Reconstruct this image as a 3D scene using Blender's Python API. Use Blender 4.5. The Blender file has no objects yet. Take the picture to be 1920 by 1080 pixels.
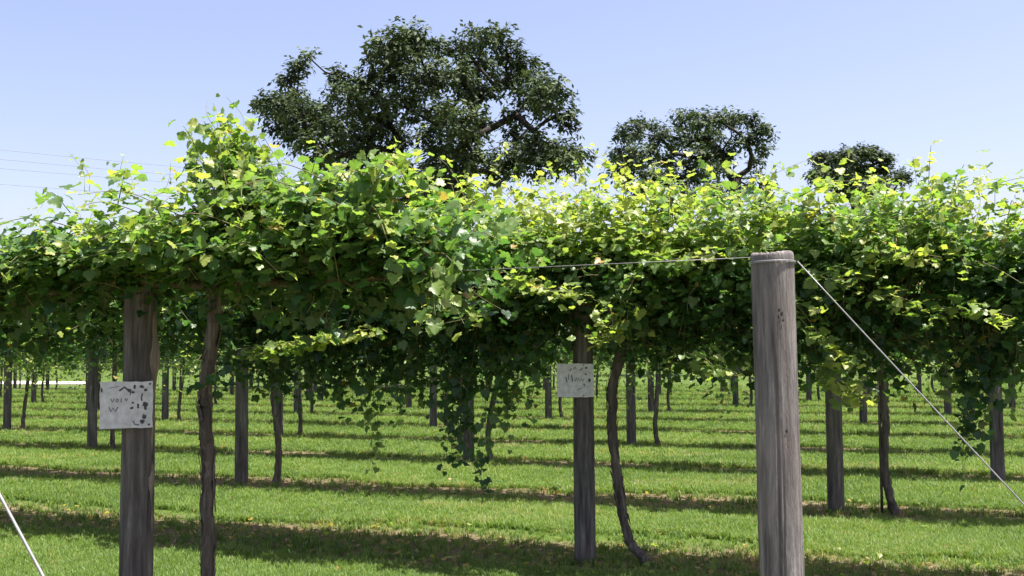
import bpy, math, random
import numpy as np
from mathutils import Matrix, Vector

S = bpy.context.scene
COL = S.collection
PHI_TOP = math.radians

# ------------------------------------------------------------------ camera
CAM_H, FPX, PITCH, RHO = 1.5, 2000.0, 0.0599, -0.008
cd = bpy.data.cameras.new('camera')
cam = bpy.data.objects.new('camera', cd)
COL.objects.link(cam)
cd.sensor_width = 36.0
cd.lens = 36.0 * FPX / 1920.0
cd.clip_start, cd.clip_end = 0.05, 6000.0
cam.matrix_world = (Matrix.Translation((0, 0, CAM_H)) @ Matrix.Rotation(math.pi / 2 + PITCH, 4, 'X')
                    @ Matrix.Rotation(RHO, 4, 'Z'))
S.camera = cam
CR = np.array(cam.matrix_world.to_3x3())

# ------------------------------------------------------------------ sky and sun
SUN_EL, SUN_AZ = math.radians(73), math.radians(106)      # azimuth clockwise from +Y
w = bpy.data.worlds.new('World')
S.world = w
w.use_nodes = True
nt = w.node_tree
bg = nt.nodes['Background']
sk = nt.nodes.new('ShaderNodeTexSky')
sk.sky_type = 'NISHITA'
sk.sun_disc = False
sk.sun_elevation, sk.sun_rotation = SUN_EL, SUN_AZ
sk.altitude = 50
sk.air_density, sk.dust_density, sk.ozone_density = 1.0, 2.4, 3.0
gain = nt.nodes.new('ShaderNodeMix')
gain.data_type, gain.blend_type = 'RGBA', 'MULTIPLY'
gain.inputs[0].default_value = 1.0
gain.inputs[7].default_value = (1.17, 0.955, 0.95, 1.0)
nt.links.new(sk.outputs[0], gain.inputs[6])
nt.links.new(gain.outputs[2], bg.inputs[0])
bg.inputs[1].default_value = 0.096
sl = bpy.data.lights.new('sun', 'SUN')
sl.energy, sl.angle, sl.color = 4.7, math.radians(0.5), (1.0, 0.955, 0.87)
sun = bpy.data.objects.new('sun', sl)
COL.objects.link(sun)
sdir = Vector((math.sin(SUN_AZ) * math.cos(SUN_EL), math.cos(SUN_AZ) * math.cos(SUN_EL), math.sin(SUN_EL)))
sun.rotation_euler = sdir.to_track_quat('Z', 'Y').to_euler()
sun.location = (0, 0, 30)
vs = S.view_settings
vs.view_transform, vs.look, vs.exposure, vs.gamma = 'Standard', 'None', 1.45, 1.0
vs.use_curve_mapping = False
cy = S.cycles
cy.max_bounces, cy.diffuse_bounces, cy.glossy_bounces, cy.transmission_bounces = 7, 4, 2, 5
cy.sample_clamp_indirect = 6.0

# ------------------------------------------------------------------ layout of the vineyard (metres)
TH, B0, BR, PS = 0.3855, 1.3075, 3.0153, 6.5965          # row angle, first row, row spacing, post spacing
U = np.array([math.cos(TH), -math.sin(TH), 0.0])
N = np.array([math.sin(TH), math.cos(TH), 0.0])


def at(r, u, z=0.0, v=0.0):
    return N * (B0 + BR * r + v) + U * u + np.array([0, 0, z])


def ray(x, y):
    return CR @ np.array([(x - 960) / FPX, (540 - y) / FPX, -1.0])


def at_depth(x, y, d):
    k = ray(x, y)
    return np.array([0, 0, CAM_H]) + k * (d / k[1])


def on_row(r, x, y):
    k = ray(x, y)
    p = k * ((B0 + BR * r) / (N @ k))
    return p @ U, p[2] + CAM_H


def project(P):
    c = (P - np.array([0, 0, CAM_H])) @ CR
    z = np.maximum(-c[..., 2], 1e-3)
    return 960 + FPX * c[..., 0] / z, 540 - FPX * c[..., 1] / z, -c[..., 2]


# ------------------------------------------------------------------ materials
def new_mat(name):
    m = bpy.data.materials.new(name)
    m.use_nodes = True
    t = m.node_tree
    return m, t, t.nodes['Principled BSDF'], t.nodes['Material Output']


def node(t, kind, **kw):
    n = t.nodes.new(kind)
    for k, v in kw.items():
        if k in n.inputs.keys():
            n.inputs[k].default_value = v
        else:
            setattr(n, k, v)
    return n


def ramp(t, stops, fac):
    r = t.nodes.new('ShaderNodeValToRGB')
    e = r.color_ramp.elements
    while len(e) < len(stops):
        e.new(0.5)
    for a, (p, c) in zip(e, stops):
        a.position, a.color = p, (*c, 1.0) if len(c) == 3 else c
    t.links.new(fac, r.inputs[0])
    return r.outputs[0]


def math_node(t, op, a, b=None, clamp=False):
    n = t.nodes.new('ShaderNodeMath')
    n.operation, n.use_clamp = op, clamp
    for i, v in enumerate((a, b)):
        if v is None:
            continue
        if isinstance(v, (int, float)):
            n.inputs[i].default_value = v
        else:
            t.links.new(v, n.inputs[i])
    return n.outputs[0]


def mix_col(t, fac, a, b, mode='MIX'):
    n = t.nodes.new('ShaderNodeMix')
    n.data_type, n.blend_type = 'RGBA', mode
    for i, v in ((0, fac), (6, a), (7, b)):
        if isinstance(v, (int, float)):
            n.inputs[i].default_value = v
        elif isinstance(v, tuple):
            n.inputs[i].default_value = (*v, 1.0)
        else:
            t.links.new(v, n.inputs[i])
    return n.outputs[2]


def noise(t, scale, detail=4, vec=None, rough=0.55):
    n = node(t, 'ShaderNodeTexNoise', Scale=scale, Detail=detail, Roughness=rough)
    if vec is not None:
        t.links.new(vec, n.inputs['Vector'])
    return n.outputs[0]


def obj_vec(t, scale=(1, 1, 1)):
    c = t.nodes.new('ShaderNodeTexCoord')
    mp = t.nodes.new('ShaderNodeMapping')
    mp.inputs['Scale'].default_value = scale
    t.links.new(c.outputs['Object'], mp.inputs[0])
    return mp.outputs[0]


def bump(t, bsdf, height, strength, dist):
    b = node(t, 'ShaderNodeBump', Strength=strength, Distance=dist)
    t.links.new(height, b.inputs['Height'])
    t.links.new(b.outputs[0], bsdf.inputs['Normal'])


def leaf_material(name, stops, trans_gain, trans, rough, spec):
    m, t, p, out = new_mat(name)
    a = node(t, 'ShaderNodeAttribute', attribute_name='tint', attribute_type='GEOMETRY')
    b = node(t, 'ShaderNodeAttribute', attribute_name='tint', attribute_type='OBJECT')
    f = math_node(t, 'ADD', a.outputs['Fac'], b.outputs['Fac'])
    g = t.nodes.new('ShaderNodeNewGeometry')
    nz = noise(t, 55.0, 2, g.outputs['Position'])
    f = math_node(t, 'ADD', f, math_node(t, 'MULTIPLY', math_node(t, 'SUBTRACT', nz, 0.5), 0.16), True)
    c = ramp(t, stops, f)
    pale = mix_col(t, 0.35, c, (0.16, 0.20, 0.10))           # the paler underside
    c2 = mix_col(t, g.outputs['Backfacing'], c, pale)
    t.links.new(c2, p.inputs['Base Color'])
    p.inputs['Roughness'].default_value = rough
    p.inputs['Specular IOR Level'].default_value = spec
    tr = t.nodes.new('ShaderNodeBsdfTranslucent')
    t.links.new(mix_col(t, 1.0, c, trans_gain, 'MULTIPLY'), tr.inputs[0])
    mx = t.nodes.new('ShaderNodeMixShader')
    mx.inputs[0].default_value = trans
    t.links.new(p.outputs[0], mx.inputs[1])
    t.links.new(tr.outputs[0], mx.inputs[2])
    t.links.new(mx.outputs[0], out.inputs[0])
    return m


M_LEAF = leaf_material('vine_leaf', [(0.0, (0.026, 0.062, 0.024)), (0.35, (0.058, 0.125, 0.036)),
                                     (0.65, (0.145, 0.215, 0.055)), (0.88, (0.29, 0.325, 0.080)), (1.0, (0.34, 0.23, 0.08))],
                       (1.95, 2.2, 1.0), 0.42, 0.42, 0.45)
M_TREE = leaf_material('tree_leaf', [(0.0, (0.024, 0.035, 0.017)), (0.5, (0.056, 0.082, 0.036)), (1.0, (0.115, 0.150, 0.064))],
                       (1.4, 1.5, 0.9), 0.18, 0.6, 0.2)
M_FAR = leaf_material('hedgerow_leaf', [(0.0, (0.02, 0.04, 0.015)), (1.0, (0.07, 0.11, 0.03))], (1.5, 1.5, 0.8), 0.2, 0.6, 0.3)


def wood_material(name, dark, mid, light, seed):
    m, t, p, _ = new_mat(name)
    o = t.nodes.new('ShaderNodeObjectInfo')
    v = obj_vec(t, (26, 26, 2.4))
    ad = t.nodes.new('ShaderNodeVectorMath')
    cmb = t.nodes.new('ShaderNodeCombineXYZ')
    t.links.new(math_node(t, 'MULTIPLY', o.outputs['Random'], 37.0), cmb.inputs[2])
    t.links.new(v, ad.inputs[0])
    t.links.new(cmb.outputs[0], ad.inputs[1])
    v = ad.outputs[0]
    a = noise(t, 1.0, 6, v, 0.62)
    b = noise(t, 4.5, 5, v, 0.7)
    c = noise(t, 2.1, 3, obj_vec(t, (1.6, 1.6, 1.0)))
    col = ramp(t, [(0.30, dark), (0.50, mid), (0.72, light)], a)
    col = mix_col(t, math_node(t, 'MULTIPLY', ramp(t, [(0.42, (0, 0, 0)), (0.62, (1, 1, 1))], b), 0.45), col, tuple(x * 0.45 for x in mid))
    blot = ramp(t, [(0.42, (0, 0, 0)), (0.66, (1, 1, 1))], c)
    col = mix_col(t, math_node(t, 'MULTIPLY', blot, 0.35), col, (mid[0] * 1.05, mid[1] * 0.86, mid[2] * 0.78))
    t.links.new(col, p.inputs['Base Color'])
    p.inputs['Roughness'].default_value = 0.88
    p.inputs['Specular IOR Level'].default_value = 0.2
    h = math_node(t, 'ADD', a, math_node(t, 'MULTIPLY', b, 0.6))
    bump(t, p, h, 1.0, 0.012)
    return m


M_POST_SHADED = wood_material('shaded_weathered_pine', (0.032, 0.029, 0.029), (0.124, 0.113, 0.106), (0.26, 0.24, 0.225), 1)  # darker copy of the post wood: canopy shade is put into its colour
M_POST_LIT = wood_material('lit_weathered_pine', (0.055, 0.051, 0.051), (0.205, 0.192, 0.185), (0.38, 0.355, 0.335), 5)  # lighter copy of the same wood, for the post clear of canopy shade
M_RAW = wood_material('split_wood', (0.10, 0.08, 0.065), (0.25, 0.205, 0.165), (0.40, 0.34, 0.28), 2)
M_BARK = wood_material('vine_bark', (0.030, 0.025, 0.022), (0.108, 0.092, 0.080), (0.26, 0.225, 0.195), 3)
M_TRUNK = wood_material('tree_bark', (0.016, 0.013, 0.011), (0.04, 0.034, 0.029), (0.08, 0.07, 0.06), 4)


def plain(name, col, rough, metal=0.0, var=0.25, scale=30, bstr=0.2):
    m, t, p, _ = new_mat(name)
    n = noise(t, scale, 5, obj_vec(t))
    t.links.new(ramp(t, [(0.3, tuple(c * (1 - var) for c in col)), (0.7, tuple(min(1, c * (1 + var)) for c in col))], n), p.inputs['Base Color'])
    p.inputs['Roughness'].default_value, p.inputs['Metallic'].default_value = rough, metal
    bump(t, p, n, bstr, 0.004)
    return m


M_SHOOT = plain('green_brown_shoot', (0.15, 0.13, 0.055), 0.7)
M_WIRE = plain('galvanised_wire', (0.24, 0.24, 0.245), 0.55, 0.3, 0.2, 60)
M_CABLE = plain('power_cable', (0.20, 0.20, 0.22), 0.6)
M_BOARD = plain('weathered_white_paint', (0.54, 0.53, 0.55), 0.7, 0, 0.20, 26, 0.4)
M_INK = plain('black_marker', (0.050, 0.050, 0.060), 0.7, 0, 0.6, 90)
M_FADE = plain('faded_marker', (0.15, 0.15, 0.17), 0.8)
M_NAIL = plain('rusty_nail', (0.09, 0.05, 0.035), 0.6, 0.6)

# ground: mown grass with bare strips under each row
m, t, p, _ = new_mat('lawn_ground')
g = t.nodes.new('ShaderNodeNewGeometry')
pos = g.outputs['Position']
dot = node(t, 'ShaderNodeVectorMath', operation='DOT_PRODUCT')
t.links.new(pos, dot.inputs[0])
dot.inputs[1].default_value = tuple(N)
rowpos = math_node(t, 'DIVIDE', math_node(t, 'SUBTRACT', dot.outputs['Value'], B0), BR)
fr = math_node(t, 'ABSOLUTE', math_node(t, 'SUBTRACT', math_node(t, 'FRACT', math_node(t, 'ADD', rowpos, 0.5)), 0.5))
dist = math_node(t, 'MULTIPLY', fr, BR)                    # metres from the nearest row line
nb = noise(t, 0.9, 4, pos)
edge = math_node(t, 'ADD', dist, math_node(t, 'MULTIPLY', math_node(t, 'SUBTRACT', nb, 0.5), 0.9))
strip = ramp(t, [(0.66, (1, 1, 1)), (0.98, (0, 0, 0))], edge)
n1 = noise(t, 0.35, 4, pos)
n2 = noise(t, 14.0, 4, pos)
gcol = ramp(t, [(0.3, (0.045, 0.072, 0.016)), (0.55, (0.072, 0.112, 0.022)), (0.75, (0.105, 0.135, 0.034))], n1)
gcol = mix_col(t, math_node(t, 'MULTIPLY', n2, 0.5), gcol, (0.05, 0.085, 0.014))
dcol = ramp(t, [(0.3, (0.07, 0.048, 0.032)), (0.55, (0.16, 0.112, 0.074)), (0.75, (0.28, 0.21, 0.14))], noise(t, 22, 5, pos))
near = node(t, 'ShaderNodeMapRange', clamp=True)
t.links.new(dot.outputs['Value'], near.inputs[0])
for i, v in ((1, 36.0), (2, 40.0), (3, 0.8), (4, 0.0)):
    near.inputs[i].default_value = v
t.links.new(mix_col(t, math_node(t, 'MULTIPLY', strip, near.outputs[0]), gcol, dcol), p.inputs['Base Color'])
p.inputs['Roughness'].default_value = 0.95
p.inputs['Specular IOR Level'].default_value = 0.1
bump(t, p, noise(t, 30, 5, pos), 0.6, 0.02)
M_GROUND = m

m, t, p, out = new_mat('grass_blade')
a = node(t, 'ShaderNodeAttribute', attribute_name='tint', attribute_type='INSTANCER')
c = ramp(t, [(0.0, (0.045, 0.085, 0.018)), (0.45, (0.112, 0.190, 0.036)), (0.75, (0.175, 0.255, 0.055)), (1.0, (0.30, 0.24, 0.12))], a.outputs['Fac'])
t.links.new(c, p.inputs['Base Color'])
p.inputs['Roughness'].default_value = 0.55
p.inputs['Specular IOR Level'].default_value = 0.35
tr = t.nodes.new('ShaderNodeBsdfTranslucent')
t.links.new(mix_col(t, 1.0, c, (1.6, 1.6, 0.9), 'MULTIPLY'), tr.inputs[0])
mx = t.nodes.new('ShaderNodeMixShader')
mx.inputs[0].default_value = 0.38
t.links.new(p.outputs[0], mx.inputs[1])
t.links.new(tr.outputs[0], mx.inputs[2])
t.links.new(mx.outputs[0], out.inputs[0])
M_GRASS = m
M_ROAD = plain('pale_gravel', (0.60, 0.57, 0.52), 0.9, 0, 0.2, 3.0, 0.4)


# ------------------------------------------------------------------ mesh helpers
def mesh_of(name, V, F, mat, smooth=False, tint=None):
    me = bpy.data.meshes.new(name)
    V = np.asarray(V, np.float32)
    if isinstance(F, np.ndarray) and F.ndim == 2:
        k = F.shape[1]
        me.vertices.add(len(V))
        me.vertices.foreach_set('co', V.ravel())
        me.loops.add(F.size)
        me.loops.foreach_set('vertex_index', F.astype(np.int32).ravel())
        me.polygons.add(len(F))
        me.polygons.foreach_set('loop_start', np.arange(0, F.size, k, dtype=np.int32))
        me.update(calc_edges=True)
    else:
        me.from_pydata([tuple(map(float, x)) for x in V], [], [tuple(int(i) for i in f) for f in F])
    if smooth:
        me.polygons.foreach_set('use_smooth', np.ones(len(me.polygons), bool))
    if tint is not None:
        at_ = me.attributes.new('tint', 'FLOAT', 'FACE')
        at_.data.foreach_set('value', np.asarray(tint, np.float32))
    me.materials.append(mat)
    me.validate()
    return me


def link(name, data, parent=None, loc=None, rotz=None):
    o = bpy.data.objects.new(name, data)
    COL.objects.link(o)
    if parent is not None:
        o.parent = parent
    if loc is not None:
        o.location = loc
    if rotz is not None:
        o.rotation_euler = (0, 0, rotz)
    return o


def tag(o, label, cat=None, group=None, kind=None):
    if label:
        o['label'] = label
    if cat:
        o['category'] = cat
    if group:
        o['group'] = group
    if kind:
        o['kind'] = kind
    return o


def thing(name, label, cat, loc, rotz=0.0, group=None):
    return tag(link(name, None, None, loc, rotz), label, cat, group)


def tube(path, radii, sides=8, cap=True, groove=0.0, seed=0, twist=0.0):
    path = np.asarray(path, float)
    n = len(path)
    radii = np.broadcast_to(np.asarray(radii, float), (n,))
    tan = np.gradient(path, axis=0)
    tan /= np.linalg.norm(tan, axis=1)[:, None] + 1e-9
    ref = np.array([1.0, 0, 0]) if abs(tan[0][0]) < 0.8 else np.array([0, 1.0, 0])
    V = []
    ang = np.linspace(0, 2 * math.pi, sides, endpoint=False)
    a = np.cross(tan[0], ref)
    for i in range(n):
        a = a - tan[i] * (a @ tan[i])
        a /= np.linalg.norm(a) + 1e-9
        b = np.cross(tan[i], a)
        r = radii[i]
        if groove:
            k = i / max(1, n - 1) * 9 + seed
            r = r * (1 + groove * (np.sin(ang * 3 + k * twist + seed) * 0.5 + 0.35 * np.sin(ang * 7 - k * 2.3 + seed * 2) + 0.4 * np.sin(k * 4.1 + ang)
                                   + 0.3 * np.sin(k * 9.7 + ang * 2 + seed)))
        V.append(path[i] + np.outer(np.cos(ang) * r, a) + np.outer(np.sin(ang) * r, b))
    V = np.concatenate(V)
    F = []
    for i in range(n - 1):
        for j in range(sides):
            k = (j + 1) % sides
            F.append((i * sides + j, i * sides + k, (i + 1) * sides + k, (i + 1) * sides + j))
    if cap:
        F.append(tuple(range(sides))[::-1])
        F.append(tuple((n - 1) * sides + j for j in range(sides)))
    return V, F


def join(parts):
    V, F, o = [], [], 0
    for v, f in parts:
        V.append(np.asarray(v))
        F += [tuple(i + o for i in x) for x in f]
        o += len(v)
    return np.concatenate(V), F


def box(c, s, rz=0.0):
    x, y, z = np.array(s) / 2
    v = np.array([(-x, -y, -z), (x, -y, -z), (x, y, -z), (-x, y, -z), (-x, -y, z), (x, -y, z), (x, y, z), (-x, y, z)])
    r = np.array([[math.cos(rz), -math.sin(rz), 0], [math.sin(rz), math.cos(rz), 0], [0, 0, 1]])
    return v @ r.T + np.array(c), [(0, 3, 2, 1), (4, 5, 6, 7), (0, 1, 5, 4), (1, 2, 6, 5), (2, 3, 7, 6), (3, 0, 4, 7)]


def smooth_path(pts, n):
    pts = np.asarray(pts, float)
    k = len(pts)
    out = []
    ext = np.vstack([2 * pts[0] - pts[1], pts, 2 * pts[-1] - pts[-2]])
    for s in np.linspace(0, k - 1 - 1e-6, n):
        i = int(s)
        f = s - i
        p0, p1, p2, p3 = ext[i:i + 4]
        out.append(0.5 * (2 * p1 + (p2 - p0) * f + (2 * p0 - 5 * p1 + 4 * p2 - p3) * f * f + (3 * p1 - p0 - 3 * p2 + p3) * f ** 3))
    return np.array(out)


# ------------------------------------------------------------------ ground and road
V = [(-2500, -60, 0), (2500, -60, 0), (2500, 3500, 0), (-2500, 3500, 0)]
tag(link('ground', mesh_of('ground', V, [(0, 1, 2, 3)], M_GROUND)), 'mown green lawn with bare strips under the vine rows', kind='structure')
ROAD0 = 41.2
rv = []
for k in range(28):
    a = 2 * math.pi * k / 28
    rv.append(N * (ROAD0 + 3.2 + 3.0 * math.sin(a) + 0.3 * math.sin(5 * a)) + U * (-58 + 19 * np.sign(math.cos(a)) * abs(math.cos(a)) ** 0.6) + np.array([0, 0, 0.03]))
tag(link('gravel_yard', mesh_of('gravel_yard', rv, [tuple(range(28))[::-1]], M_ROAD)), 'pale gravel yard beyond the last vine row at the left', kind='structure')

# ------------------------------------------------------------------ vine leaves
OUT = np.array([(0, -0.06), (0.20, -0.17), (0.37, -0.10), (0.44, 0.06), (0.56, 0.12), (0.50, 0.28), (0.57, 0.42), (0.42, 0.48), (0.42, 0.64), (0.27, 0.66), (0.20, 0.84), (0, 1.02)])


def leaf_template(cup, asym, detail):
    if detail:
        r = [(x * (1 + asym), y) for x, y in OUT[1:-1]]
        l = [(-x * (1 - asym), y) for x, y in OUT[1:-1]]
        mid = [(0, 0.0), (0, 0.42), (0, 1.0)]
    else:
        r = [(0.46, 0.0), (0.50, 0.46), (0.20, 0.80)]
        l = [(-x, y) for x, y in r]
        mid = [(0, 0.0), (0, 0.42), (0, 1.0)]
    V = [(x, y, 0.0) for x, y in mid]
    for x, y in r + l:
        V.append((x, y, cup * abs(x) - 0.22 * (y - 0.3) ** 2 - 0.06 * math.sin(13 * y + 5 * x + 9 * cup)))
    V[2] = (0, 1.0, -0.12)
    F = []
    for side, o in ((0, 3), (1, 3 + len(r))):
        n = len(r)
        tri = []
        j = 1 if n < 5 else 3
        for i in range(n - 1):
            tri.append((0 if i < j else 1, o + i, o + i + 1))
        tri.append((1, o + n - 1, 2))
        tri.append((0, o + j, 1))
        for a in tri:
            F.append(a if side == 0 else (a[0], a[2], a[1]))
    return np.array(V), np.array(F)


TPL_HI = [leaf_template(c, a, True) for c, a in ((0.22, 0.05), (-0.12, -0.06), (0.35, 0.0), (0.08, 0.1))]
TPL_LO = [leaf_template(c, a, False) for c, a in ((0.22, 0.0), (-0.15, 0.0), (0.38, 0.0))]
LEAF_MESH = [mesh_of('leaf', v, f, M_LEAF) for v, f in TPL_HI]


def frames(nrm, tip):
    nrm = nrm / (np.linalg.norm(nrm, axis=1)[:, None] + 1e-9)
    tip = tip - nrm * np.sum(tip * nrm, axis=1)[:, None]
    tip /= np.linalg.norm(tip, axis=1)[:, None] + 1e-9
    return np.stack([np.cross(tip, nrm), tip, nrm], axis=2)          # columns x, y, z


def bake_leaves(name, P, R, sz, tint, tpls, mat, rng):
    Vs, Fs, Ts, o = [], [], [], 0
    which = rng.integers(0, len(tpls), len(P))
    for k, (tv, tf) in enumerate(tpls):
        s = which == k
        if not s.any():
            continue
        n = int(s.sum())
        v = np.einsum('nij,vj->nvi', R[s] * sz[s][:, None, None], tv) + P[s][:, None, :]
        f = tf[None] + (np.arange(n) * len(tv))[:, None, None] + o
        Vs.append(v.reshape(-1, 3))
        Fs.append(f.reshape(-1, 3))
        Ts.append(np.repeat(tint[s], len(tf)))
        o += n * len(tv)
    return mesh_of(name, np.concatenate(Vs), np.concatenate(Fs), mat, False, np.concatenate(Ts))


def wob(x, y, s):
    return (math.sin(x * 2.1 + s * 1.7 + 1.3 * math.sin(y * 1.9 + s)) + math.sin(x * 4.7 - y * 3.1 + s * 2.9) * 0.7 + math.sin(x * 9.1 + y * 5.3 + s * 4.1) * 0.45) / 2.15


class Canopy:
    """Shoots and leaves of one vine in row space: x along the row, y across it (away from the camera positive), z up."""

    def __init__(self, seed):
        self.rng = np.random.default_rng(seed)
        self.P, self.Nn, self.T, self.S, self.C = [], [], [], [], []
        self.tubes = []

    def leaves_on(self, pts, size0, size1, out, tint0, tint1, step, spread=0.03, flat=0.8):
        rng = self.rng
        seg = np.linalg.norm(np.diff(pts, axis=0), axis=1)
        L = seg.sum()
        n = max(1, int(L / step))
        s = (np.arange(n) + rng.uniform(0.1, 0.9, n)) / n * L
        cum = np.concatenate([[0], np.cumsum(seg)])
        p = np.stack([np.interp(s, cum, pts[:, i]) for i in range(3)], axis=1)
        f = s / L
        d = np.gradient(pts, axis=0)
        d = np.stack([np.interp(s, cum, d[:, i]) for i in range(3)], axis=1)
        d /= np.linalg.norm(d, axis=1)[:, None] + 1e-9
        side = np.where(np.arange(n) % 2 == 0, 1.0, -1.0)[:, None]
        lat = np.cross(d, np.array([0, 0, 1.0])) * side
        p = p + lat * 0.03 + rng.normal(0, spread, (n, 3))
        nrm = np.array([0, 0, 1.0]) * rng.uniform(0.45, 1.0, (n, 1)) * flat / 0.8 + np.asarray(out) * rng.uniform(-0.1, 0.65, (n, 1)) + rng.normal(0, 0.36, (n, 3))
        nrm[:, 2] = np.abs(nrm[:, 2]) + 0.03
        tip = lat * 0.8 + d * 0.5 + np.asarray(out) * 0.5 + np.array([0, 0, -0.45]) + rng.normal(0, 0.35, (n, 3))
        sz = (size0 + (size1 - size0) * f ** 1.6) * rng.uniform(0.58, 1.22, n)
        c = tint0 + (tint1 - tint0) * f ** 1.5 + rng.normal(0, 0.085, n) + rng.normal(0, 0.10)
        c = np.where(rng.random(n) < 0.006, 1.0, np.clip(c, 0, 0.88))
        self.P.append(p); self.Nn.append(nrm); self.T.append(tip); self.S.append(sz); self.C.append(c)

    def mound(self, u0, u1, top, bot, width, zc, per_m, size, seed, gap=0.0, step=0.05, front=0.0):
        rng = self.rng
        for _ in range(int(per_m * (u1 - u0))):
            u = rng.uniform(u0, u1)
            al = rng.uniform(-1, 1) * math.radians(72 if rng.random() < 0.45 else 128)
            bumpy = 0.88 + 0.26 * wob(u * 1.9, al * 2.6, seed)
            s = bumpy * rng.uniform(0.66, 1.12)
            if wob(u * 2.4 + 7, al * 2.2, seed + 3) < -0.38 and rng.random() < gap:
                continue
            tp, bt, wd = zc + (top(u) - zc) * 0.94, bot(u) + (front if al < 0 else 0.0), width(u)
            sn, cs = math.sin(al), math.cos(al)
            v = wd * sn * s
            z = zc + (tp - zc) * cs * s
            dr = (abs(al) - math.radians(78)) / math.radians(50)
            if dr > 0:                       # outer shoots droop into a skirt
                v = math.copysign(wd * (1.0 - 0.75 * dr * rng.uniform(0.3, 1.0)) * min(s, 1.02), sn)
                z = zc + 0.12 - (zc + 0.12 - bt) * dr ** 0.8 * rng.uniform(0.72, 1.10)
            p0 = np.array([u + rng.normal(0, 0.06), rng.normal(0, 0.07), zc + rng.normal(0, 0.05)])
            p2 = np.array([u + rng.normal(0, 0.26), v, z])
            ln = np.linalg.norm(p2 - p0)
            p1 = (p0 + p2) / 2 + np.array([rng.normal(0, 0.08), v * (0.12 if dr <= 0 else 0.35), 0.30 * ln])
            tt = np.linspace(0, 1, 9)[:, None]
            pts = p0 * (1 - tt) ** 2 + 2 * p1 * tt * (1 - tt) + p2 * tt ** 2
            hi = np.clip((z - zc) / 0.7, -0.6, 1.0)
            base = (0.28 if dr <= 0 else 0.20) + 0.29 * hi + 0.13 * wob(u * 1.1, al, seed + 9)  # skirt and low leaves get a darker tint, painting in shade below the canopy
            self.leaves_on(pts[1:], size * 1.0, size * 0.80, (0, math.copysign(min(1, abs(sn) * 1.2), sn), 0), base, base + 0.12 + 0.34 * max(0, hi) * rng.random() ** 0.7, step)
            if rng.random() < 0.2:
                self.tubes.append((pts, 0.0035))

    def spray(self, pts, size=0.06, tint0=0.3, tint1=0.75, step=0.04, out=(0, -0.8, 0), r=0.0035, tip=0.35, spread=0.022, flat=0.5):
        pts = smooth_path(pts, 22)
        self.leaves_on(pts, size, size * tip, out, tint0, tint1, step, spread, flat)
        self.tubes.append((pts, r))

    def whip(self, u, v, z, h, lean, size=0.045):
        rng = self.rng
        pts = [(u, v, z), (u + lean * 0.35, v + rng.normal(0, 0.03), z + h * 0.5), (u + lean, v + rng.normal(0, 0.06), z + h)]
        self.spray(pts, size, 0.60, 0.84, 0.034, (rng.normal(0, 0.5), rng.normal(0, 0.5), 0), 0.0018, 0.5, 0.018)

    def shelves(self, count, u0, u1, w, z0, z1, size, both=False):
        rng = self.rng
        for _ in range(count):
            u, z = rng.uniform(u0, u1), rng.uniform(z0, z1)
            sd = -1.0 if (not both or rng.random() < 0.5) else 1.0
            dx = rng.normal(0, 0.35)
            o = w * rng.uniform(0.95, 1.4)
            self.spray([(u, sd * w * 0.35, z), (u + dx * 0.5, sd * w * 0.85, z + rng.uniform(0.02, 0.14)), (u + dx, sd * o, z + rng.uniform(-0.16, 0.06))],
                       size, 0.42 + rng.normal(0, 0.06), 0.80, 0.030, (0, sd * 0.25, 0), 0.003, 0.6, 0.02, 0.95)

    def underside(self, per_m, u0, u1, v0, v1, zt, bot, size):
        """leaves tinted dark to paint in shade, on short shoots that hang inside and behind the canopy"""
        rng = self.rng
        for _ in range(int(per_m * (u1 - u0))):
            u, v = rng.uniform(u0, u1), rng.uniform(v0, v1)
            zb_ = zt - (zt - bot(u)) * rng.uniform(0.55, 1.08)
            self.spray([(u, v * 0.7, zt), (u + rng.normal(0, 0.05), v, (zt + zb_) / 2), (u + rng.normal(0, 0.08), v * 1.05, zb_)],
                       size, 0.03, 0.14, 0.034, (0, math.copysign(0.5, v), 0), 0.0028, 0.8, 0.05, 0.6)  # dark tint deepens the shade under the canopy

    def arrays(self):
        return (np.concatenate(self.P), frames(np.concatenate(self.Nn), np.concatenate(self.T)), np.concatenate(self.S), np.concatenate(self.C))

    def shoots_mesh(self, name='shoots'):
        return mesh_of(name, *join([tube(p[::2] if len(p) > 12 else p, np.linspace(r, r * 0.45, len(p[::2] if len(p) > 12 else p)), 4, False) for p, r in self.tubes]), M_SHOOT, True)


def interp(tab):
    xs, ys = zip(*tab)
    return lambda u: float(np.interp(u, xs, ys))


def trunk_mesh(pts, r0, r1, seed, n=64, groove=0.20):
    pts = smooth_path(pts, n)
    k = np.linspace(0, 1, n)
    rad = r0 + (r1 - r0) * k + 0.35 * r0 * np.exp(-k * 14)
    rr = np.random.default_rng(seed)
    pts = pts + rr.normal(0, r0 * 0.10, pts.shape)
    return mesh_of('trunk', *tube(pts, rad, 14, True, groove, seed, 3.0), M_BARK, True)


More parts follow.
